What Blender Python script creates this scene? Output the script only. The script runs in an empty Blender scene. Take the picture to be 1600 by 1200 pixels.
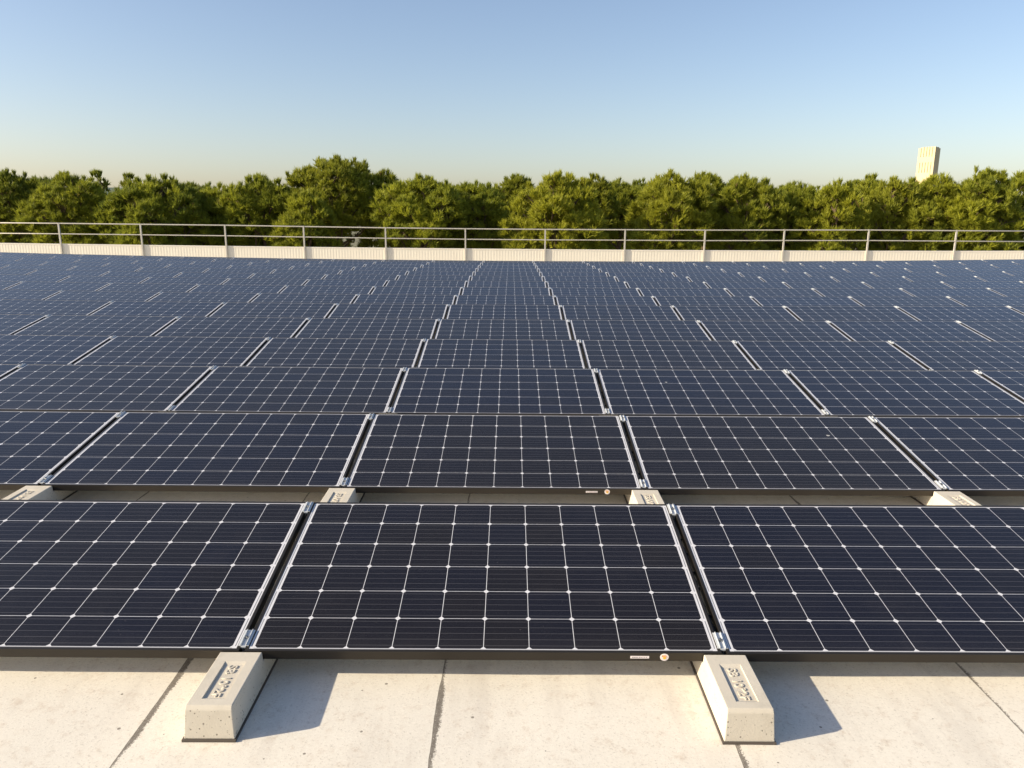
import bpy, bmesh, math, random
import numpy as np
from mathutils import Vector, Matrix
R = math.radians
sc = bpy.context.scene
col = sc.collection

# ------------------------------------------------------------------ camera
F, PIT, ROLL, YAW = 1196.9, 0.21913, -0.00642, 0.00237
CX, CY, CZ = 0.92304, -2.38253, 1.47605
cd = bpy.data.cameras.new('camera'); cam = bpy.data.objects.new('camera', cd); col.objects.link(cam)
cd.sensor_fit = 'HORIZONTAL'; cd.sensor_width = 36; cd.lens = 36*F/1600
cd.clip_start = 0.05; cd.clip_end = 20000
def cam_axes():
    c, s = math.cos(YAW), math.sin(YAW); cp, sp = math.cos(PIT), math.sin(PIT)
    X = Vector((c, -s, 0)); U = Vector((s*sp, c*sp, cp)); Fw = Vector((s*cp, c*cp, -sp))
    r = X*math.cos(ROLL) - U*math.sin(ROLL); u = X*math.sin(ROLL) + U*math.cos(ROLL)
    return r, u, Fw
cr, cu, cf = cam_axes()
m = Matrix((cr, cu, -cf)).transposed().to_4x4(); m.translation = Vector((CX, CY, CZ))
cam.matrix_world = m
sc.camera = cam
def proj(p):
    d = Vector(p) - Vector((CX, CY, CZ)); w = d.dot(cf)
    return 800 + F*d.dot(cr)/w, 600 - F*d.dot(cu)/w
def at(px, py, Y):                     # the point of the plane y = Y seen at a pixel of the 1600-wide photo
    d = cr*((px-800)/F) + cu*((600-py)/F) + cf
    return Vector((CX, CY, CZ)) + d*((Y-CY)/d.y)

# ------------------------------------------------------------------ sky, sun, exposure
SUN = Vector((-0.893, -0.207, 0.405)).normalized()
elev = math.asin(SUN.z); azim = math.atan2(SUN.x, SUN.y)
w = bpy.data.worlds.new('World'); sc.world = w; w.use_nodes = True
nt = w.node_tree; bg = nt.nodes['Background']
sky = nt.nodes.new('ShaderNodeTexSky'); sky.sky_type = 'NISHITA'; sky.sun_disc = False
sky.sun_elevation = elev; sky.sun_rotation = azim
sky.air_density = 1.0; sky.dust_density = 1.3; sky.ozone_density = 2.0; sky.altitude = 0
wb = nt.nodes.new('ShaderNodeMix'); wb.data_type = 'RGBA'; wb.blend_type = 'MULTIPLY'; wb.inputs[0].default_value = 1   # white balance of the air
nt.links.new(sky.outputs[0], wb.inputs[6]); wb.inputs[7].default_value = (1.03, .945, .94, 1)
nt.links.new(wb.outputs[2], bg.inputs[0]); bg.inputs[1].default_value = 0.117
sd = bpy.data.lights.new('sun', 'SUN'); sun = bpy.data.objects.new('sun', sd); col.objects.link(sun)
sd.energy = 5.0; sd.angle = R(0.5); sd.color = (1.0, 0.875, 0.67)
sun.rotation_euler = SUN.to_track_quat('Z', 'Y').to_euler(); sun.location = (-20, -10, 30)
sc.view_settings.view_transform = 'Standard'; sc.view_settings.look = 'None'
sc.view_settings.gamma = 1; sc.view_settings.use_curve_mapping = False
sc.view_settings.exposure = 0.69

# ------------------------------------------------------------------ helpers
def tag(o, label=None, cat=None, group=None, kind=None):
    for k, v in (('label', label), ('category', cat), ('group', group), ('kind', kind)):
        if v: o[k] = v
    return o
def empty(name, loc=(0, 0, 0)):
    o = bpy.data.objects.new(name, None); col.objects.link(o); o.location = loc; o.empty_display_size = .1
    return o
def link(name, me, parent=None, mat=None):
    o = bpy.data.objects.new(name, me); col.objects.link(o)
    if parent: o.parent = parent
    if mat and not me.materials: me.materials.append(mat)
    return o
def bmesh_mesh(name, bm, mat=None, smooth=False):
    bmesh.ops.recalc_face_normals(bm, faces=bm.faces)
    me = bpy.data.meshes.new(name); bm.to_mesh(me); bm.free()
    if mat: me.materials.append(mat)
    if smooth: me.shade_smooth()
    return me
def box(bm, x0, x1, y0, y1, z0, z1, M=None):
    vs = [bm.verts.new((x, y, z)) for z in (z0, z1) for y in (y0, y1) for x in (x0, x1)]
    for f in ((0,2,3,1), (4,5,7,6), (0,1,5,4), (2,6,7,3), (0,4,6,2), (1,3,7,5)):
        bm.faces.new([vs[i] for i in f])
    if M is not None: bmesh.ops.transform(bm, matrix=M, verts=vs)
    return vs
def tube(bm, pts, rad, n=8):
    pts = [Vector(p) for p in pts]; rings = []
    if not hasattr(rad, '__len__'): rad = [rad]*len(pts)
    for i, p in enumerate(pts):
        t = (pts[min(i+1, len(pts)-1)] - pts[max(i-1, 0)]).normalized()
        a = t.orthogonal().normalized() if i == 0 else (rings_a - t*rings_a.dot(t)).normalized()
        rings_a = a; b = t.cross(a)
        rings.append([bm.verts.new(p + (a*math.cos(k*2*math.pi/n) + b*math.sin(k*2*math.pi/n))*rad[i]) for k in range(n)])
    for i in range(len(rings)-1):
        for k in range(n):
            bm.faces.new((rings[i][k], rings[i][(k+1) % n], rings[i+1][(k+1) % n], rings[i+1][k]))
    bm.faces.new(rings[0][::-1]); bm.faces.new(rings[-1])

# ------------------------------------------------------------------ node helpers
class NT:
    def __init__(s, name):
        s.m = bpy.data.materials.new(name); s.m.use_nodes = True; s.t = s.m.node_tree
        s.p = s.t.nodes['Principled BSDF']; s.out = s.t.nodes['Material Output']
    def n(s, ty, **kw):
        nd = s.t.nodes.new(ty)
        for k, v in kw.items(): setattr(nd, k, v)
        return nd
    def put(s, sock, v):
        if hasattr(v, 'is_output') or isinstance(v, bpy.types.NodeSocket): s.t.links.new(v, sock)
        else: sock.default_value = v
    def math(s, op, a, b=None, c=None):
        nd = s.n('ShaderNodeMath', operation=op); s.put(nd.inputs[0], a)
        if b is not None: s.put(nd.inputs[1], b)
        if c is not None: s.put(nd.inputs[2], c)
        return nd.outputs[0]
    def mix(s, f, a, b):
        nd = s.n('ShaderNodeMix', data_type='RGBA'); s.put(nd.inputs[0], f)
        for sk, v in ((nd.inputs[6], a), (nd.inputs[7], b)):
            s.put(sk, v if isinstance(v, bpy.types.NodeSocket) else (*v, 1) if len(v) == 3 else v)
        return nd.outputs[2]
    def ramp(s, v, lo, hi):
        nd = s.n('ShaderNodeMapRange'); nd.interpolation_type = 'SMOOTHSTEP'
        s.put(nd.inputs[0], v); nd.inputs[1].default_value = lo; nd.inputs[2].default_value = hi
        return nd.outputs[0]
    def coord(s, which='Object'):
        return s.n('ShaderNodeTexCoord').outputs[which]
    def noise(s, vec, scale, detail=3, rough=.5, color=False):
        nd = s.n('ShaderNodeTexNoise'); s.put(nd.inputs['Vector'], vec)
        nd.inputs['Scale'].default_value = scale; nd.inputs['Detail'].default_value = detail; nd.inputs['Roughness'].default_value = rough
        return nd.outputs['Color' if color else 'Fac']
    def bump(s, h, strength=.3, dist=.01):
        nd = s.n('ShaderNodeBump'); nd.inputs['Strength'].default_value = strength; nd.inputs['Distance'].default_value = dist
        s.put(nd.inputs['Height'], h); s.t.links.new(nd.outputs[0], s.p.inputs['Normal'])
    def base(s, v): s.put(s.p.inputs['Base Color'], v if isinstance(v, bpy.types.NodeSocket) else (*v, 1))
    def set(s, **kw):
        for k, v in kw.items(): s.put(s.p.inputs[k.replace('_', ' ')], v)

def simple(name, c, rough=.6, metal=0, var=.12, scale=20):
    t = NT(name); co = t.coord(); f = t.noise(co, scale, 4)
    t.base(t.mix(f, [x*(1-var) for x in c], [min(1, x*(1+var)) for x in c]))
    t.set(Roughness=rough, Metallic=metal)
    return t.m

# ------------------------------------------------------------------ materials
def mat_glass():
    t = NT('solar cells'); co = t.coord()
    sp = t.n('ShaderNodeSeparateXYZ'); t.put(sp.inputs[0], co); x, y = sp.outputs[0], sp.outputs[1]
    CP, X0, Y0 = .1595, .0275, .0165
    gx = t.math('DIVIDE', t.math('SUBTRACT', x, X0), CP); gy = t.math('DIVIDE', t.math('SUBTRACT', y, Y0), CP)
    ix = t.math('FLOOR', gx); iy = t.math('FLOOR', gy)
    ux = t.math('MULTIPLY', t.math('SUBTRACT', t.math('FRACT', gx), .5), CP); uy = t.math('MULTIPLY', t.math('SUBTRACT', t.math('FRACT', gy), .5), CP)
    ax = t.math('ABSOLUTE', ux); ay = t.math('ABSOLUTE', uy)
    H = .0787
    inx = t.math('LESS_THAN', ax, H); iny = t.math('LESS_THAN', ay, H)
    ch = t.math('LESS_THAN', t.math('ADD', ax, ay), 2*H-.0095)
    ar = t.math('MULTIPLY', t.math('MULTIPLY', t.math('GREATER_THAN', gx, 0), t.math('LESS_THAN', gx, 10)),
                t.math('MULTIPLY', t.math('GREATER_THAN', gy, 0), t.math('LESS_THAN', gy, 6)))
    cell = t.math('MULTIPLY', t.math('MULTIPLY', inx, iny), t.math('MULTIPLY', ch, ar))
    # busbars, five to a cell, along x
    bb = t.math('ABSOLUTE', t.math('SUBTRACT', t.math('FRACT', t.math('ADD', t.math('DIVIDE', uy, .0314), .5)), .5))
    bus = t.math('LESS_THAN', bb, .0190)
    # fine fingers along y
    fg = t.math('ABSOLUTE', t.math('SUBTRACT', t.math('FRACT', t.math('DIVIDE', ux, .0026)), .5))
    fin = t.math('MULTIPLY', t.math('LESS_THAN', fg, .04), .10)
    # ribbon in the end margins
    xm = t.math('ABSOLUTE', t.math('SUBTRACT', x, .825))
    rib = t.math('LESS_THAN', t.math('ABSOLUTE', t.math('SUBTRACT', xm, .8065)), .0019)
    rib = t.math('MULTIPLY', rib, t.math('LESS_THAN', ay, .073))
    oi = t.n('ShaderNodeObjectInfo')
    cv = t.n('ShaderNodeCombineXYZ'); t.put(cv.inputs[0], ix); t.put(cv.inputs[1], iy)
    t.put(cv.inputs[2], t.math('MULTIPLY', oi.outputs['Random'], 91.7))
    wn = t.n('ShaderNodeTexWhiteNoise'); wn.noise_dimensions = '3D'; t.put(wn.inputs['Vector'], cv.outputs[0])
    big = t.noise(t.n('ShaderNodeNewGeometry').outputs['Position'], .9, 2)
    hue = t.math('ADD', t.math('MULTIPLY', wn.outputs['Value'], .55), t.math('MULTIPLY', t.math('SUBTRACT', oi.outputs['Random'], .3), .8))
    hue = t.ramp(hue, 0, 1)
    ccol = t.mix(hue, (.0085, .0072, .0080), (.0058, .0064, .0130))
    ccol = t.mix(fin, ccol, (.35, .37, .42))
    ccol = t.mix(t.math('MULTIPLY', bus, .15), ccol, (.62, .60, .62))
    wcol = t.mix(t.math('MAXIMUM', ar, t.math('GREATER_THAN', xm, .798)), (.38, .38, .40), (.60, .60, .62))
    wcol = t.mix(rib, wcol, (.20, .21, .23))
    c = t.mix(cell, wcol, ccol)
    # thin dust, spots
    v = t.n('ShaderNodeVectorMath', operation='ADD'); t.put(v.inputs[0], co)
    cb = t.n('ShaderNodeCombineXYZ'); t.put(cb.inputs[2], t.math('MULTIPLY', oi.outputs['Random'], 50)); t.put(v.inputs[1], cb.outputs[0])
    d1 = t.ramp(t.noise(v.outputs[0], 6, 6, .7), .45, .8)
    low = t.ramp(y, .13, .0)
    sm = t.ramp(t.noise(v.outputs[0], 55, 3, .6), .70, .78)
    dust = t.math('ADD', t.math('MULTIPLY', d1, .010), t.math('ADD', .004, t.math('MULTIPLY', sm, .07)))
    dust = t.math('ADD', dust, t.math('MULTIPLY', low, .012))
    c = t.mix(dust, c, (.48, .42, .36))
    vd = t.n('ShaderNodeTexVoronoi'); wv = t.n('ShaderNodeVectorMath', operation='ADD'); t.put(wv.inputs[0], v.outputs[0])
    ns = t.n('ShaderNodeVectorMath', operation='SCALE'); t.put(ns.inputs[0], t.noise(v.outputs[0], 70, 3, .6, True)); ns.inputs['Scale'].default_value = .03
    t.put(wv.inputs[1], ns.outputs[0]); t.put(vd.inputs['Vector'], wv.outputs[0]); vd.inputs['Scale'].default_value = 7
    vs = t.n('ShaderNodeSeparateColor'); t.put(vs.inputs[0], vd.outputs['Color'])
    drop = t.math('MULTIPLY', t.math('LESS_THAN', vd.outputs['Distance'], t.math('MULTIPLY', vs.outputs[1], .075)), t.math('GREATER_THAN', vs.outputs[0], .955))
    c = t.mix(t.math('MULTIPLY', drop, .7), c, (.55, .53, .48))
    t.base(c); t.set(Roughness=t.math('ADD', .10, t.math('MULTIPLY', d1, .10)), IOR=1.33)
    t.bump(t.noise(v.outputs[0], 900, 1), .02, .001)
    return t.m

def mat_concrete():
    t = NT('cast concrete'); co = t.coord(); oi = t.n('ShaderNodeObjectInfo')
    v = t.n('ShaderNodeVectorMath', operation='ADD'); t.put(v.inputs[0], co)
    cb = t.n('ShaderNodeCombineXYZ'); t.put(cb.inputs[0], t.math('MULTIPLY', oi.outputs['Random'], 37)); t.put(v.inputs[1], cb.outputs[0])
    co = v.outputs[0]
    f = t.noise(co, 9, 5, .6); g = t.noise(co, 130, 4, .7)
    c = t.mix(f, (.46, .415, .335), (.60, .55, .455)); c = t.mix(t.math('MULTIPLY', g, .25), c, (.64, .585, .48))
    vo = t.n('ShaderNodeTexVoronoi'); t.put(vo.inputs['Vector'], co); vo.inputs['Scale'].default_value = 75
    sel = t.math('GREATER_THAN', t.n('ShaderNodeSeparateColor').outputs[0], 0)
    sc_ = t.n('ShaderNodeSeparateColor'); t.put(sc_.inputs[0], vo.outputs['Color'])
    pit = t.math('MULTIPLY', t.math('LESS_THAN', vo.outputs['Distance'], .22), t.math('GREATER_THAN', sc_.outputs[0], .80))
    vo2 = t.n('ShaderNodeTexVoronoi'); t.put(vo2.inputs['Vector'], co); vo2.inputs['Scale'].default_value = 190
    s3 = t.n('ShaderNodeSeparateColor'); t.put(s3.inputs[0], vo2.outputs['Color'])
    pit = t.math('MAXIMUM', pit, t.math('MULTIPLY', t.math('LESS_THAN', vo2.outputs['Distance'], .25), t.math('GREATER_THAN', s3.outputs[0], .88)))
    st = t.ramp(t.noise(co, 5.5, 6, .7), .50, .68); c = t.mix(t.math('MULTIPLY', st, .35), c, (.36, .32, .25))
    # air holes sit in the moulded end and side faces, not the trowelled top
    nz = t.n('ShaderNodeSeparateXYZ'); t.put(nz.inputs[0], t.n('ShaderNodeTexCoord').outputs['Normal'])
    side = t.math('LESS_THAN', t.math('ABSOLUTE', nz.outputs[2]), .5)
    pit = t.math('MULTIPLY', pit, side)
    c = t.mix(t.math('MULTIPLY', pit, .70), c, (.10, .085, .065))
    t.base(c); t.set(Roughness=.9)
    t.bump(t.math('SUBTRACT', t.math('MULTIPLY', g, .5), pit), .5, .003)
    return t.m

def mat_roof():
    t = NT('mineral roofing felt'); co = t.coord()
    sp = t.n('ShaderNodeSeparateXYZ'); t.put(sp.inputs[0], co); x, y = sp.outputs[0], sp.outputs[1]
    n1 = t.noise(co, 1.3, 5, .6); n2 = t.noise(co, 420, 2, .6); n3 = t.noise(co, 22, 6, .75)
    c = t.mix(n1, (.64, .59, .50), (.74, .695, .60))
    c = t.mix(t.ramp(n3, .50, .78), c, (.56, .48, .385))
    gr = t.noise(co, 135, 4, .75)
    c = t.mix(t.math('MULTIPLY', t.ramp(gr, .55, .68), .42), c, (.24, .20, .155))
    c = t.mix(t.math('MULTIPLY', t.ramp(gr, .44, .30), .5), c, (.88, .82, .72))
    # laps between the rolls
    cy = t.n('ShaderNodeCombineXYZ'); t.put(cy.inputs[1], y)
    t.put(cy.inputs[0], t.math('FLOOR', t.math('DIVIDE', t.math('ADD', x, .1), .935)))
    wob = t.math('MULTIPLY', t.math('SUBTRACT', t.noise(cy.outputs[0], 2.2, 4, .55), .5), .030)
    d = t.math('MULTIPLY', t.math('SUBTRACT', t.math('FRACT', t.math('ADD', t.math('DIVIDE', t.math('ADD', t.math('SUBTRACT', x, .69), wob), .935), .5)), .5), .935)
    wid = t.math('ADD', .0035, t.math('MULTIPLY', t.ramp(t.noise(cy.outputs[0], 2.4, 3), .44, .64), .015))
    rag = t.math('MULTIPLY', t.math('SUBTRACT', t.noise(co, 160, 5, .85), .5), .050)
    dd = t.math('ADD', d, t.math('MULTIPLY', rag, t.math('GREATER_THAN', d, 0)))
    seam = t.math('MULTIPLY', t.math('GREATER_THAN', dd, -.0035), t.math('LESS_THAN', dd, wid))
    c = t.mix(t.math('MULTIPLY', seam, t.math('ADD', .62, t.math('MULTIPLY', gr, .4))), c, (.075, .058, .042))
    # end laps across the rolls and faint foot-worn streaks
    ky = t.math('FRACT', t.math('ADD', t.math('DIVIDE', t.math('ADD', y, 4.0), 7.5), t.math('MULTIPLY', t.math('FLOOR', t.math('DIVIDE', t.math('ADD', x, .245), .935)), .37)))
    c = t.mix(t.math('MULTIPLY', t.math('LESS_THAN', ky, .0009), .7), c, (.10, .08, .06))
    mp = t.n('ShaderNodeMapping'); t.put(mp.inputs[0], co); mp.inputs['Scale'].default_value = (3.2, .55, 1)
    c = t.mix(t.math('MULTIPLY', t.ramp(t.noise(mp.outputs[0], 2.1, 5, .65), .50, .72), .30), c, (.47, .42, .36))
    # stray bitumen spots near the laps
    vo = t.n('ShaderNodeTexVoronoi'); t.put(vo.inputs['Vector'], co); vo.inputs['Scale'].default_value = 26
    s2 = t.n('ShaderNodeSeparateColor'); t.put(s2.inputs[0], vo.outputs['Color'])
    spot = t.math('MULTIPLY', t.math('LESS_THAN', t.math('ADD', vo.outputs['Distance'], t.math('MULTIPLY', n3, .2)), .23), t.math('GREATER_THAN', s2.outputs[0], .955))
    c = t.mix(t.math('MULTIPLY', spot, .75), c, (.09, .07, .05))
    t.base(c); t.set(Roughness=.95)
    step = t.math('MULTIPLY', t.math('GREATER_THAN', d, 0), t.ramp(d, .10, .0))
    t.bump(t.math('ADD', t.math('MULTIPLY', gr, .25), t.math('MULTIPLY', step, .0)), .55, .004)
    return t.m

def mat_needles():
    t = NT('pine needles')
    at_ = t.n('ShaderNodeAttribute', attribute_name='tint'); oi = t.n('ShaderNodeObjectInfo')
    s = t.n('ShaderNodeSeparateColor'); t.put(s.inputs[0], at_.outputs['Color'])
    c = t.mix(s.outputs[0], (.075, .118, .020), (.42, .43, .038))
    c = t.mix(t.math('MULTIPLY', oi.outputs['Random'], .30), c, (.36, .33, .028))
    c = t.mix(t.math('GREATER_THAN', s.outputs[1], .965), c, (.20, .13, .05))
    t.base(c); t.set(Roughness=.55)
    t.p.inputs['Specular IOR Level'].default_value = .3
    tr = t.n('ShaderNodeBsdfTranslucent'); t.put(tr.inputs[0], c)
    mx = t.n('ShaderNodeMixShader'); mx.inputs[0].default_value = .42
    t.t.links.new(t.p.outputs[0], mx.inputs[1]); t.t.links.new(tr.outputs[0], mx.inputs[2]); t.t.links.new(mx.outputs[0], t.out.inputs[0])
    return t.m

M = dict(
    glass=mat_glass(), concrete=mat_concrete(), roof=mat_roof(), needles=mat_needles(),
    frame=simple('black anodised frame', (.034, .029, .023), .42, .5, .15, 6),
    zinc=simple('galvanised clamp', (.56, .58, .59), .58, .3, .15, 60),
    bolt=simple('bolt steel', (.30, .31, .32), .35, .9),
    backsheet=simple('white backsheet', (.80, .80, .78), .6, 0, .03),
    rubber=simple('rubber pad', (.085, .070, .056), .9),
    cable=simple('black cable', (.012, .012, .013), .5),
    label=simple('white paper label', (.80, .74, .72), .5, 0, .03),
    grey=simple('label print', (.30, .26, .26), .6),
    orange=simple('orange print', (.75, .30, .04), .5, 0, .05),
    yellow=simple('yellow print', (.80, .50, .05), .5, 0, .05),
    sheet=simple('cream coated sheet', (.70, .65, .54), .6, 0, .06, 3),
    rail=simple('galvanised rail', (.47, .44, .38), .55, .15, .12, 8),
    bark=simple('pine bark', (.13, .085, .055), .9, 0, .4, 9),
    tower=simple('pale render', (.60, .49, .30), .85, 0, .05, 1),
    earth=simple('dry grass ground', (.16, .15, .08), .95, 0, .35, .05),
    hill=simple('wooded hill', (.07, .10, .08), .95, 0, .3, .01),
)

# ------------------------------------------------------------------ the roof surface
S2, XS, XC = -0.00046, -0.00169, 0.00058
ROWS = [(.0006, -.0044, .0064), (.007, -.0046, .0040), (.0112, -.0030, -.0020), (-.0298, .0008, .0019), (.0082, .0015, .0011), (.0025, .0076, .0073)]
TILT, PITCH, PW, PL = 0.16049, 1.61486, 1.67, .99
def warp(x, y):
    xc = max(-22, min(22, x))
    return S2*y*y + XS*xc + XC*xc*xc
def roof_z(x, y): return -.12 + warp(x, y)
bm = bmesh.new()
xs = [-60, -40, -30] + [-24 + i*1.0 for i in range(21)] + [-3 + i*.12 for i in range(1, 76)] + [6.1 + i for i in range(19)] + [30, 40, 60]
ys = [-30, -20, -12, -6, -3] + [-1.5 + i*.12 for i in range(32)] + [2.8 + i*.8 for i in range(30)] + [26.3]
def undul(x, y):
    if not (-3.2 < x < 6.2 and -1.6 < y < 2.4): return 0
    return -.0012 + .0011*math.sin(x*5.1+y*1.7) + .0008*math.sin(x*11.3-y*6) + .0007*math.sin(y*9+x*2)
g = [[bm.verts.new((x, y, roof_z(x, y) + undul(x, y))) for x in xs] for y in ys]
for j in range(len(ys)-1):
    for i in range(len(xs)-1): bm.faces.new((g[j][i], g[j][i+1], g[j+1][i+1], g[j+1][i]))
bnd = [e for e in bm.edges if len(e.link_faces) == 1]
ex = bmesh.ops.extrude_edge_only(bm, edges=bnd)
for v in [v for v in ex['geom'] if isinstance(v, bmesh.types.BMVert)]: v.co.z = -8
tag(link('roof', bmesh_mesh('roof', bm, M['roof'])), kind='structure')
bm = bmesh.new()
rings = [[bm.verts.new((r*math.cos(a*math.pi/24), r*math.sin(a*math.pi/24), -8.05)) for a in range(48)] for r in (60, 250, 1200, 9000)]
c0 = bm.verts.new((0, 0, -8.05))
for a in range(48):
    bm.faces.new((c0, rings[0][a], rings[0][(a+1) % 48]))
    for k in range(3): bm.faces.new((rings[k][a], rings[k+1][a], rings[k+1][(a+1) % 48], rings[k][(a+1) % 48]))
tag(link('ground', bmesh_mesh('ground', bm, M['earth'])), kind='structure')
bm = bmesh.new(); prev = None                       # low far hills, a ridge with depth
for i in range(121):
    x = -2400 + i*40
    h = 22 + 20*math.sin(i*.21+1) + 10*math.sin(i*.53) + 5*math.sin(i*1.3) + 38*math.exp(-((x+1050)/300)**2)
    cur = [bm.verts.new((x, 1900, -8)), bm.verts.new((x, 2050, h*.7)), bm.verts.new((x, 2200, h)), bm.verts.new((x, 2700, -8))]
    if prev:
        for k in range(3): bm.faces.new((prev[k], cur[k], cur[k+1], prev[k+1]))
    prev = cur
tag(link('hills', bmesh_mesh('hills', bm, M['hill'])), kind='structure')

# ------------------------------------------------------------------ solar panels
W, D, LIP, TH = 1.65, .99, .011, .035
bm = bmesh.new()
def bar(x0, x1, y0, y1):
    vs = box(bm, x0, x1, y0, y1, -TH, 0)
bar(0, W, 0, LIP); bar(0, W, D-LIP, D); bar(0, LIP, LIP, D-LIP); bar(W-LIP, W, LIP, D-LIP)
bmesh.ops.remove_doubles(bm, verts=bm.verts, dist=1e-5)
inner = [f for f in bm.faces if len(f.verts) == 4 and any(all(abs(v.co[a]-c) < 1e-5 for v in f.verts) for a, c in ((1, LIP), (1, D-LIP))) and all(v.co.x in (0, LIP) or abs(v.co.x) < LIP+1e-5 for v in f.verts)]
me_frame = bmesh_mesh('frame', bm, M['frame'])
bm = bmesh.new(); box(bm, LIP+.0002, W-LIP-.0002, LIP+.0002, D-LIP-.0002, -.0065, -.0012); me_glass = bmesh_mesh('glass', bm, M['glass'])
me_glass.materials.append(M['backsheet'])
for f in me_glass.polygons: f.material_index = 1 if f.normal.z < -.5 else 0

ORD = ['front', 'second', 'third', 'fourth', 'fifth', 'sixth', 'seventh', 'eighth', 'ninth', 'tenth', 'eleventh', 'twelfth', 'thirteenth', 'fourteenth', 'fifteenth']
NTH = ['', 'first', 'second', 'third', 'fourth', 'fifth', 'sixth', 'seventh', 'eighth', 'ninth', 'tenth', 'eleventh', 'twelfth', 'thirteenth', 'fourteenth', 'fifteenth']
def row_text(r): return ('front row' if r == 0 else 'last row' if r == 14 else ORD[r] + ' row from the front')
def row_place(r, x, v):
    dy, dz, dt = ROWS[r] if r < 6 else (0, 0, 0)
    y = r*PITCH + dy; t = TILT + dt
    return Vector((x, y + v*math.cos(t), dz + v*math.sin(t) + warp(x, r*PITCH))), t
def visible(r, x0, x1):
    a = proj(row_place(r, x0, .99)[0])[0]; b = proj(row_place(r, x1, .99)[0])[0]
    a2 = proj(row_place(r, x0, 0)[0])[0]; b2 = proj(row_place(r, x1, 0)[0])[0]
    return max(b, b2) > -15 and min(a, a2) < 1615
rng = random.Random(4)
first = None; npan = 0
for r in range(15):
    js = [j for j in range(-16, 17) if visible(r, j*PW, (j+1)*PW)]
    for j in js:
        x = j*PW + .01
        p, t = row_place(r, x, 0)
        z1 = warp(x + W, r*PITCH); ry = -math.atan2(z1 - warp(x, r*PITCH), W)
        e = empty('solar_panel', p)
        e.rotation_euler = (t + rng.uniform(-.0012, .0012), ry + rng.uniform(-.0008, .0008), rng.uniform(-.0006, .0006))
        if j == 0: where = 'middle column' if r else 'directly before the camera between the two large concrete blocks'
        else: where = '%s %s of the middle column' % (NTH[abs(j)], 'left' if j < 0 else 'right')
        look = 'black framed solar panel, ' if j or r > 1 else 'black framed solar panel with a round sticker, '
        tag(e, look + row_text(r) + ', ' + where if r or j else 'solar panel of the front row with a white label and a round orange sticker', 'solar panel', 'rows of tilted solar panels')
        link('frame', me_frame, e); link('glass', me_glass, e)
        npan += 1
        if j == 0 and r < 2:                        # stickers on the low edge
            bm = bmesh.new(); box(bm, 1.335, 1.400, -.0012, 0, -.0235, -.0135)
            s = link('label_sticker', bmesh_mesh('label_sticker', bm, M['label']), e)
            bm = bmesh.new()
            for q in range(9):
                a = 1.340 + q*.0062; box(bm, a, a + rng.uniform(.002, .0055), -.0018, -.0012, -.0200, -.0170)
            link('print', bmesh_mesh('print', bm, M['grey']), s)
            bm = bmesh.new()
            bmesh.ops.create_cone(bm, cap_ends=True, segments=32, radius1=.0150, radius2=.0150, depth=.0012, matrix=Matrix.Translation((1.453, -.0006, -.0180)) @ Matrix.Rotation(R(90), 4, 'X'))
            s = link('round_sticker', bmesh_mesh('round_sticker', bm, M['label']), e)
            bm = bmesh.new()                        # little sun over a bar, an arc at its top
            bmesh.ops.create_cone(bm, cap_ends=True, segments=20, radius1=.0052, radius2=.0052, depth=.0008, matrix=Matrix.Translation((1.4535, -.0016, -.0210)) @ Matrix.Rotation(R(90), 4, 'X'))
            link('sun_emblem', bmesh_mesh('sun_emblem', bm, M['yellow']), s)
            bm = bmesh.new(); box(bm, 1.4450, 1.4620, -.0024, -.0012, -.0160, -.0140); box(bm, 1.4455, 1.4580, -.0020, -.0012, -.0110, -.0092)
            box(bm, 1.4440, 1.4460, -.0021, -.0012, -.0140, -.0098)
            link('emblem_bars', bmesh_mesh('emblem_bars', bm, M['orange']), s)
print('panels', npan)

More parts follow.
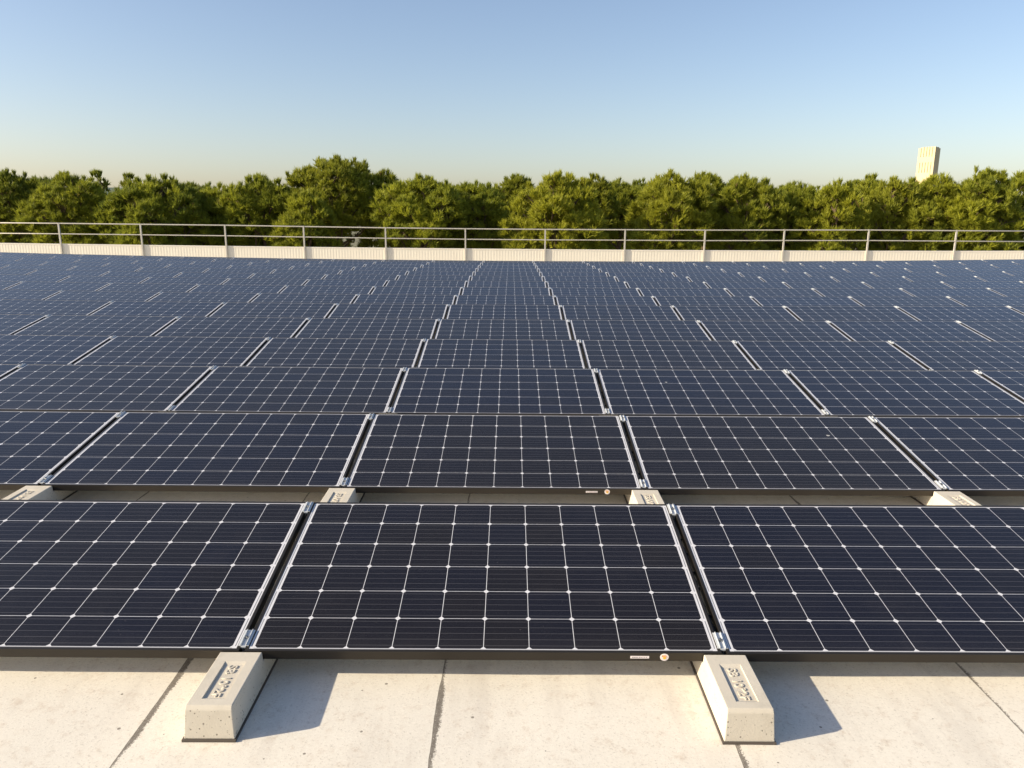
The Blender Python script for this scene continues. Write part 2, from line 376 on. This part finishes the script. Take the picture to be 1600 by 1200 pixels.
# ------------------------------------------------------------------ ballast blocks
def block_body():
    hw, hb = .0720, .0785
    t = TILT
    ZB, ZT = -.109, -.003
    def und(y): return (y*math.tan(t)) - TH/math.cos(t) - .001
    prof = [(-.313, ZB), (-.304, ZT-.012), (-.296, ZT), (-.0018, ZT), (-.0012, und(0)-.002), (.17, und(.17)), (.20, -.085), (.74, -.085), (.80, und(.80)), (.962, und(.962)), (.985, ZB)]
    bm = bmesh.new()
    def wz(z): return hb + (hw-hb)*min(1, (z-ZB)/(ZT-ZB))
    L = [bm.verts.new((-wz(z), y, z)) for y, z in prof]; Rr = [bm.verts.new((wz(z), y, z)) for y, z in prof]
    bm.faces.new(L); bm.faces.new(Rr[::-1]); n = len(prof)
    for i in range(n): bm.faces.new((L[i], L[(i+1) % n], Rr[(i+1) % n], Rr[i]))
    bmesh.ops.recalc_face_normals(bm, faces=bm.faces)
    bmesh.ops.bevel(bm, geom=[e for e in bm.edges if e.calc_length() > .001], offset=.0028, segments=2, affect='EDGES', profile=.5)
    a = bpy.data.objects.new('a', bmesh_mesh('body', bm)); col.objects.link(a)
    bm = bmesh.new()                                # tray sunk into the top, ramped at both ends
    z = ZT - .0058
    k = (.03-z)/.0058
    A = [(-.034, -.252, z), (.036, -.252, z), (.036, -.072, z), (-.034, -.072, z), (-.034-.0008*k, -.252-.012*k, .03), (.036+.001*k, -.252-.012*k, .03), (.036+.001*k, -.072+.014*k, .03), (-.034-.0008*k, -.072+.014*k, .03)]
    vs = [bm.verts.new(q) for q in A]
    for f in ((0,3,2,1), (4,5,6,7), (0,1,5,4), (1,2,6,5), (2,3,7,6), (3,0,4,7)): bm.faces.new([vs[i] for i in f])
    b = bpy.data.objects.new('b', bmesh_mesh('cut', bm)); col.objects.link(b)
    md = a.modifiers.new('x', 'BOOLEAN'); md.object = b; md.operation = 'DIFFERENCE'; md.solver = 'EXACT'
    dg = bpy.context.evaluated_depsgraph_get()
    me = bpy.data.meshes.new_from_object(a.evaluated_get(dg)); me.name = 'body'
    bpy.data.objects.remove(a); bpy.data.objects.remove(b)
    me.materials.clear(); me.materials.append(M['concrete'])
    # slightly uneven cast surface
    return me
def lettering():
    cu_ = bpy.data.curves.new('t', 'FONT'); cu_.body = 'SB 10\u00b02F'; cu_.size = .052; cu_.extrude = .0016; cu_.bevel_depth = .0007; cu_.offset = .0004
    cu_.space_character = 1.02
    o = bpy.data.objects.new('t', cu_); col.objects.link(o)
    dg = bpy.context.evaluated_depsgraph_get(); me = bpy.data.meshes.new_from_object(o.evaluated_get(dg))
    bpy.data.objects.remove(o)
    xs_ = [v.co.x for v in me.vertices]; L = max(xs_); s = .172/L
    for v in me.vertices:                            # reads from the panel towards the free end, letter tops to the right
        x, y, z = v.co
        v.co = (-.013 + y*.78, -.076 - x*s, -.0088 + .0010 + z)
    me.materials.clear(); me.materials.append(M['concrete']); me.name = 'lettering'
    return me
me_body = block_body(); me_text = lettering()
bm = bmesh.new(); box(bm, -.084, .082, -.318, .995, -.1195, -.1092); me_pad = bmesh_mesh('rubber_pad', bm, M['rubber'])
def clamp_mesh(full=True):
    bm = bmesh.new()
    box(bm, -.0085, .0085, -.044, .042, -.004, .0022)             # web over the gap
    box(bm, -.0180, -.0085, -.040, .040, .0008, .0042); box(bm, .0085, .0180, -.040, .040, .0008, .0042)   # wings on the frames
    box(bm, -.0105, -.0085, -.040, .040, .0042, .0085); box(bm, .0085, .0105, -.040, .040, .0042, .0085)   # upstands
    box(bm, -.0070, -.0055, -.036, .036, -.028, -.004); box(bm, .0055, .0070, -.036, .036, -.028, -.004)
    return bmesh_mesh('clamp', bm, M['zinc'])
me_clamp = clamp_mesh()
bm = bmesh.new()
bmesh.ops.create_cone(bm, cap_ends=True, segments=6, radius1=.0062, radius2=.0062, depth=.006, matrix=Matrix.Translation((0, 0, .0055)))
bmesh.ops.create_cone(bm, cap_ends=True, segments=8, radius1=.0032, radius2=.0032, depth=.010, matrix=Matrix.Translation((0, 0, .0080)))
me_bolt = bmesh_mesh('bolt', bm, M['bolt'])
for r in range(15):
    for j in range(-17, 18):
        x = j*PW
        if not visible(r, x-.08, x+.08): continue
        p, t = row_place(r, x, 0)
        e = empty('ballast_block', p)
        e.rotation_euler = (0, -math.atan2(warp(x+.5, r*PITCH)-warp(x-.5, r*PITCH), 1), rng.uniform(-.006, .006) if r else (.004 if j == 0 else -.002))
        k = abs(j) if j < 0 else abs(j)
        if r == 0:
            lab = 'grey concrete block at lower left, its side in shade, pushed under the front panels' if j == 0 else 'pale concrete block right of centre in front, moulded lettering in sunlight' if j == 1 else 'concrete block under the front panels at the frame edge'
        elif j == 0: lab = 'concrete block with clamps at left edge of the middle column, ' + row_text(r)
        elif j == 1: lab = 'concrete block with clamps at right edge of the middle column, ' + row_text(r)
        else: lab = 'clamped concrete block, %s gap %s of middle column, %s' % (NTH[abs(j)+1] if j < 0 else NTH[j], 'left' if j < 0 else 'right', row_text(r))
        tag(e, lab, 'ballast block', 'concrete ballast blocks under the panel gaps')
        link('body', me_body, e)
        if r < 3:
            link('rubber_pad', me_pad, e); link('lettering', me_text, e)
        for v in (.062, .942):
            c = link('clamp', me_clamp, e); c.location = (0, v*math.cos(t), v*math.sin(t)); c.rotation_euler = (t, 0, 0)
            if r < 4:
                b = link('bolt', me_bolt, c)
# cables in the gap right of the middle column
for r in range(3):
    bm = bmesh.new(); pts = []
    for i in range(40):
        v = .13 + i*.0195
        p, t = row_place(r, PW, v)
        pts.append(p + Vector((-.003 + .003*math.sin(i*.35+r) + .0015*math.sin(i*1.7), 0, -.022 + .005*math.sin(i*.5+1+r))))
    tube(bm, pts, .0042, 7)
    tube(bm, [q + Vector((.006*math.cos(i*.4), 0, -.006+.003*math.sin(i*.4))) for i, q in enumerate(pts)], .0036, 6)
    cb = link('cable', bmesh_mesh('cable', bm, M['cable'], True))
    tag(cb, 'black cable in the narrow gap right of the middle panel, ' + row_text(r), 'cable', 'cables between the panels')
    bm = bmesh.new()
    for i in (5, 13, 19, 25, 31):
        q = pts[i]; box(bm, q.x-.0085, q.x+.0095, q.y-.0018, q.y+.0018, q.z-.007, q.z+.0062)
        box(bm, q.x-.012, q.x-.0085, q.y-.0012, q.y+.0012, q.z, q.z+.002)
    link('cable_tie', bmesh_mesh('cable_tie', bm, M['cable']), cb)

# ------------------------------------------------------------------ parapet and guard rail
PY = 26.0
para = np.polyfit([-22, -15.56, -6.6, 2.17, 9, 17.2, 22], [.34, .289, .235, .193, .205, .240, .27], 3)
def pz(x): return float(np.polyval(para, max(-23, min(23, x))))
bm = bmesh.new(); step = .105; prev = None; i = 0; x = -24.0
prof = [(0, 0), (.040, 0), (.052, .0028), (.093, .0028)]
while x < 24:
    for dx, dy in prof:
        xx = x + dx; zt = pz(xx)
        cur = [bm.verts.new((xx, PY+.05+dy, -.75)), bm.verts.new((xx, PY+.05+dy, zt-.03)), bm.verts.new((xx, PY+.16, -.75)), bm.verts.new((xx, PY+.16, zt-.03))]
        if prev:
            bm.faces.new((prev[0], cur[0], cur[1], prev[1])); bm.faces.new((prev[2], prev[3], cur[3], cur[2])); bm.faces.new((prev[1], cur[1], cur[3], prev[3]))
        prev = cur
    x += step
pr = empty('parapet', (0, PY+.1, -.45)); tag(pr, 'low cream parapet of ribbed sheet behind the last row of panels', 'parapet')
o = link('ribbed_sheet', bmesh_mesh('ribbed_sheet', bm, M['sheet']), pr); o.matrix_parent_inverse = Matrix.Translation(pr.location).inverted()
bm = bmesh.new(); prev = None
for i in range(97):
    x = -24 + i*.5; z = pz(x)
    cur = [bm.verts.new((x, PY+.046, z-.045)), bm.verts.new((x, PY+.046, z)), bm.verts.new((x, PY+.20, z)), bm.verts.new((x, PY+.20, z-.045))]
    if prev:
        for k in range(4): bm.faces.new((prev[k], cur[k], cur[(k+1) % 4], prev[(k+1) % 4]))
    prev = cur
o = link('coping', bmesh_mesh('coping', bm, M['sheet']), pr); o.matrix_parent_inverse = Matrix.Translation(pr.location).inverted()
posts = [(-40, 347), (91, 348.5), (219, 350), (351, 351.5), (474, 353.5), (602, 355.5), (727, 357), (852, 358), (977, 358.5), (1102, 359.2), (1226, 359), (1358, 359), (1495, 360), (1636, 360.5)]
gr = empty('guard_rail', (0, PY, -.45)); tag(gr, 'two-bar metal guard rail standing along the parapet before the pines', 'railing')
inv = Matrix.Translation(gr.location).inverted()
tops = []
for px, py in posts:
    q = at(px, py, PY+.016); tops.append(q)
for q in tops:
    bm = bmesh.new(); box(bm, q.x-.025, q.x+.025, PY-.006, PY+.044, -.62, q.z+.012)
    o = link('post', bmesh_mesh('post', bm, M['rail']), gr); o.matrix_parent_inverse = inv
for dz, rad in ((-.012, .021), (-.385, .018)):
    bm = bmesh.new()
    tube(bm, [(q.x + (0 if 0 < i < len(tops)-1 else (-3 if i == 0 else 3)), PY+.016 if dz > -.1 else PY+.016, q.z + dz) for i, q in enumerate(tops)], rad, 8)
    o = link('rail', bmesh_mesh('rail', bm, M['rail'], True), gr); o.matrix_parent_inverse = inv

# ------------------------------------------------------------------ tower
TB = at(1449, 262, 300)
te = empty('tower', (TB.x, 300, -8)); te.rotation_euler = (0, 0, R(-57.3) + R(0)); tag(te, 'slender cream tower with vertical slots rising above the trees at right', 'tower')
topz = at(1449, 230, 300).z + 8
tw, tdp = 6.5, 3.4
bm = bmesh.new()                                     # local -y is the slotted face
box(bm, -tw/2, tw/2, -tdp/2+.5, tdp/2, 0, topz-.5)
me = bmesh_mesh('core', bm, M['tower']); link('core', me, te)
bm = bmesh.new()
sl, wd = 5, .22
u = [-tw/2 + tw*(k+1)/(sl+1) for k in range(sl)]
bands = [(topz-3.6, topz+.0, True), (topz-5.6, topz-3.6, False), (topz-9.4, topz-5.6, True), (0, topz-9.4, False)]
for z0, z1, s in bands:
    if not s: box(bm, -tw/2, tw/2, -tdp/2, -tdp/2+.497, z0, z1); continue
    e0 = -tw/2
    for k in range(sl+1):
        e1 = u[k]-wd/2 if k < sl else tw/2
        box(bm, e0, e1, -tdp/2, -tdp/2+.497, z0+.002, z1-.002 - (.25 if k in (0,) and z1 == topz else 0))
        if k < sl: e0 = u[k]+wd/2
link('slotted_face', bmesh_mesh('slotted_face', bm, M['tower']), te)
bm = bmesh.new(); box(bm, -tw/2+.35, tw/2-.35, -tdp/2+.8, tdp/2-.35, topz-.498, topz-.1)
link('roof', bmesh_mesh('tower_roof', bm, M['tower']), te)

# ------------------------------------------------------------------ pines
def needle_mesh(P, N, size, tint, seed, blades=9):
    """P tuft roots, N tuft directions; each tuft is a brush of long thin blades"""
    rg = np.random.default_rng(seed); n = len(P); K = blades
    P = np.repeat(P, K, 0); N = np.repeat(N, K, 0); S = np.repeat(size, K); T = np.repeat(tint, K, 0)
    d = N + rg.normal(0, .24, (n*K, 3)); d /= np.linalg.norm(d, axis=1)[:, None]
    along = rg.random(n*K)*.55
    base = P + N*(along*S)[:, None]
    ln = S*(.55 + .45*rg.random(n*K))
    side = np.cross(d, rg.normal(0, 1, (n*K, 3))); side /= np.linalg.norm(side, axis=1)[:, None]
    wdt = .022 + .018*rg.random(n*K)
    V = np.empty((n*K, 3, 3))
    V[:, 0] = base - side*wdt[:, None]*.6; V[:, 1] = base + side*wdt[:, None]*.6
    V[:, 2] = base + d*ln[:, None]
    V = V.reshape(-1, 3); nf = n*K
    me = bpy.data.meshes.new('crown'); me.vertices.add(len(V)); me.vertices.foreach_set('co', V.ravel().astype(np.float32))
    me.loops.add(nf*3); me.loops.foreach_set('vertex_index', np.arange(nf*3, dtype=np.int32))
    me.polygons.add(nf); me.polygons.foreach_set('loop_start', np.arange(0, nf*3, 3, dtype=np.int32))
    me.update(calc_edges=True)
    at_ = me.color_attributes.new('tint', 'FLOAT_COLOR', 'POINT')
    C = np.ones((len(V), 4), np.float32); T = np.clip(T + rg.normal(0, .06, T.shape)*np.array([1, 0]), 0, 1); C[:, :2] = np.repeat(T, 3, 0); at_.data.foreach_set('color', C.ravel())
    me.materials.append(M['needles'])
    return me
def pine(px, top, wpx, D, seed, label, base=-1.6, dens=1.0, tone=0.0, lobes=None, airy=False):
    rg = np.random.default_rng(seed)
    tp = at(px, top, D); Rr = wpx/2/F*(D-CY)*(1.22 if not airy else 1)
    H = tp.z - base                                  # crown height
    e = empty('pine_tree', (tp.x, D, -8)); tag(e, label, 'pine tree', 'pines behind the roof')
    cen = []; rad = []
    nl = lobes or int(13 + Rr*3.2)
    for k in range(nl):
        h = (k+.5)/nl                                # 0 low .. 1 top
        rr = Rr*(1-.10*(1-h))*math.sqrt(max(0, 1-max(0, (h-.45)/.55)**3.2))
        a = k*2.4 + rg.random()*1.1
        r_ = (.66 + .34*rg.random())*max(0, rr-.45)
        R_ = (.70 + .50*rg.random())*min(1.45, max(.8, Rr*.38))
        if airy: R_ *= .7
        z = base + h*(H - R_*1.02 - .22)
        cen.append((r_*math.cos(a), r_*math.sin(a)*.85, z + R_*.1)); rad.append(R_)
    cen.append((rg.normal(0, .3), 0, tp.z - (.95 if not airy else .6) - .2)); rad.append(.85 if not airy else .5)
    cen = np.array(cen); rad = np.array(rad)
    P = []; Nn = []; T = []; Sz = []
    def head(c, ax, r_, tn, k):                      # a brush-like head: shoots fanning from one twig end
        n = k
        d = rg.normal(0, 1, (n, 3)); d /= np.linalg.norm(d, axis=1)[:, None]
        d = d*.72 + ax*.80; d /= np.linalg.norm(d, axis=1)[:, None]
        P.append(c + d*(r_*.35*rg.random(n))[:, None]); Nn.append(d*.9 + np.array([0, 0, .28]))
        T.append(np.stack([np.clip(np.full(n, tn) + rg.normal(0, .06, n), 0, 1), np.full(n, rg.random())*.2 + .8*rg.random(n)], 1))
        Sz.append(r_*(.75 + .35*rg.random(n)))
    for c, R_ in zip(cen, rad):
        nh = int(44*R_*R_*dens*(1.0 if not airy else .8))
        lt = rg.random()*.30
        u = rg.normal(0, 1, (nh, 3)); u /= np.linalg.norm(u, axis=1)[:, None]
        low_ = (u[:, 2] < -.3) & (rg.random(nh) < .7); u[low_, 2] *= -1
        q = R_*(.62 + .40*rg.random(nh)**.6)
        p = c + u*q[:, None]*np.array([1, 1, .9])
        dmin = np.min([np.linalg.norm((p-c2)/R2, axis=1) + (9 if c2 is c else 0) for c2, R2 in zip(cen, rad)], axis=0)
        keep = (dmin > .60) | (rg.random(nh) < .25)
        for pp, uu in zip(p[keep], u[keep]):
            ax = uu*.55 + np.array([0, 0, .80]); ax /= np.linalg.norm(ax)
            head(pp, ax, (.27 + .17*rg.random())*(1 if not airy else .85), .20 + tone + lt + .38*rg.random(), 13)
    for k in range(int(14 + Rr*8)):                  # upright shoots that stick out of the top outline
        i_ = rg.integers(len(cen)//2, len(cen)); c = cen[i_]; R_ = rad[i_]
        a = rg.random()*6.28; q = rg.random()**.6*.85
        p = c + np.array([math.cos(a)*q*R_, math.sin(a)*q*R_, R_*math.sqrt(1-q*q)*.9 + .12])
        head(p, np.array([0, 0, 2.4]), .36, .45 + tone, 16)
    P = np.concatenate(P); Nn = np.concatenate(Nn); T = np.concatenate(T); Sz = np.concatenate(Sz)
    top_now = (P[:, 2] + .3).max(); P[:, 2] += (tp.z - top_now)      # top of the outline where the photo has it
    P = P - np.array([0, 0, -8.0])
    crown = link('crown', needle_mesh(P, Nn, Sz, T, seed), e)
    bm = bmesh.new(); lean = rg.normal(0, .35)
    zt = tp.z - .9 + 8
    trunk = [(lean*(1-z/zt)*1.5, .2*math.sin(z+seed), z) for z in np.linspace(0, zt, 9)]
    tube(bm, trunk, [.27*(1-.8*k/8) for k in range(9)], 8)
    for c, R_ in zip(cen, rad):
        cz = c[2] + 8
        z0 = max(1.5, cz - .5 - .55*math.hypot(c[0], c[1])); k = z0/zt
        s = Vector((lean*(1-k)*1.5, .2*math.sin(z0+seed), z0)); t_ = Vector((c[0], c[1], cz + .25*R_))
        mid = s.lerp(t_, .5) + Vector((rg.normal(0, .15), rg.normal(0, .15), -.15))
        tube(bm, [s, mid, t_], [.085, .055, .022], 5)
        for q in range(5):
            u_ = Vector(rg.normal(0, 1, 3)).normalized(); u_.z = abs(u_.z)*.8
            tube(bm, [mid.lerp(t_, .35+.13*q), t_ + u_*R_*.75], [.022, .010], 4)
    link('trunk', bmesh_mesh('trunk', bm, M['bark']), e)
    return e

TREES = [ # px, top py, width px, distance, tone, label
    (12, 264, 120, 49, -.18, 'darkest green pine at the far left edge of the row'),
    (70, 276, 70, 52, -.08, 'small dark pine second from the left edge'),
    (112, 269, 110, 47, .02, 'round pine behind the first railing post from the left'),
    (250, 273, 140, 46, .0, 'broad flat-topped pine above the second railing post, wisps of taller pines at its left'),
    (338, 286, 80, 48, .10, 'lower yellow-green pine behind the third railing post from the left'),
    (408, 272, 105, 47, .05, 'upright pine just left of the tallest crown'),
    (524, 243, 125, 48, -.02, 'tallest pine of the row, its round dome above all the others'),
    (598, 266, 80, 50, .02, 'pine shoulder pressed against the right side of the tallest dome'),
    (478, 296, 80, 44, .06, 'short pine in front of the left foot of the tallest one'),
    (660, 273, 110, 45, .10, 'bushy bright pine right of the fifth railing post, lit down to the parapet'),
    (742, 283, 95, 47, .02, 'lower pine left of the picture centre with a dip in outline beside it'),
    (808, 273, 70, 52, -.04, 'pine half hidden behind the bright centre pine'),
    (868, 266, 125, 44, .22, 'brightest yellow-green pine just right of centre'),
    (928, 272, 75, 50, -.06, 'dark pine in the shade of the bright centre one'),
    (972, 279, 60, 53, .0, 'thin dark pine with open branches above the eighth railing post'),
    (1052, 266, 115, 45, .12, 'large pine with foliage down to the parapet, right of the eighth post'),
    (1108, 268, 65, 49, .06, 'narrow pine with one tall pointed top shoot'),
    (1172, 272, 100, 46, .04, 'domed pine above the tenth railing post'),
    (1242, 284, 90, 47, .02, 'low pine in the dip between the domed pine and the tower trees'),
    (1310, 280, 85, 45, .14, 'bright pine reaching low left of the eleventh railing post'),
    (1358, 273, 80, 49, .08, 'round pine directly behind the eleventh railing post'),
    (1402, 277, 75, 46, .10, 'pine immediately left of the cream tower'),
    (1466, 272, 110, 46, .06, 'broad pine hiding the foot of the cream tower'),
    (1545, 260, 95, 45, .12, 'tall pine near the right edge with a tufted peak'),
    (1608, 268, 90, 47, .05, 'pine cut by the right edge of the picture'),
]
for i, (px, top, wpx, D_, tone, lab) in enumerate(TREES):
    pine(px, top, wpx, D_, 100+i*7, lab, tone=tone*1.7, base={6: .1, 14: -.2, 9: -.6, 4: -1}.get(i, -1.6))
pine(156, 266, 26, 57, 901, 'thin feathery pine top standing up behind the round left pine', tone=-.05, lobes=7, airy=True, base=-1)
pine(198, 271, 30, 57, 902, 'second feathery pine top, left of the broad flat-topped pine', tone=-.08, lobes=7, airy=True, base=-1)
for i, (px, top, wpx) in enumerate(((40, 292, 130), (180, 312, 100), (300, 294, 130), (450, 300, 130), (575, 300, 140), (700, 296, 120), (780, 297, 110), (925, 292, 120), (1005, 288, 110), (1140, 290, 110), (1235, 296, 120), (1335, 292, 120), (1435, 296, 110), (1515, 292, 110))):
    if i == 4: continue
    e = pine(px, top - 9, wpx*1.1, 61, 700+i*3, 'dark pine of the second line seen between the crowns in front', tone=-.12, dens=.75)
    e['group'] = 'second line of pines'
    e['label'] = 'shaded pine of the line behind, glimpsed %s' % ['at the far left edge', 'under the feathery pine tops', 'between the broad left pine and its low neighbour', 'left of the tallest dome', 'right behind the foot of the tallest dome', 'between the bushy bright pine and the lower one', 'left of the bright centre pine', 'right of the bright centre pine', 'above the eighth railing post', 'between the narrow and the domed pine', 'behind the low pine at the dip', 'left of the eleventh railing post', 'behind the cream tower trees', 'left of the tall right pine'][i]
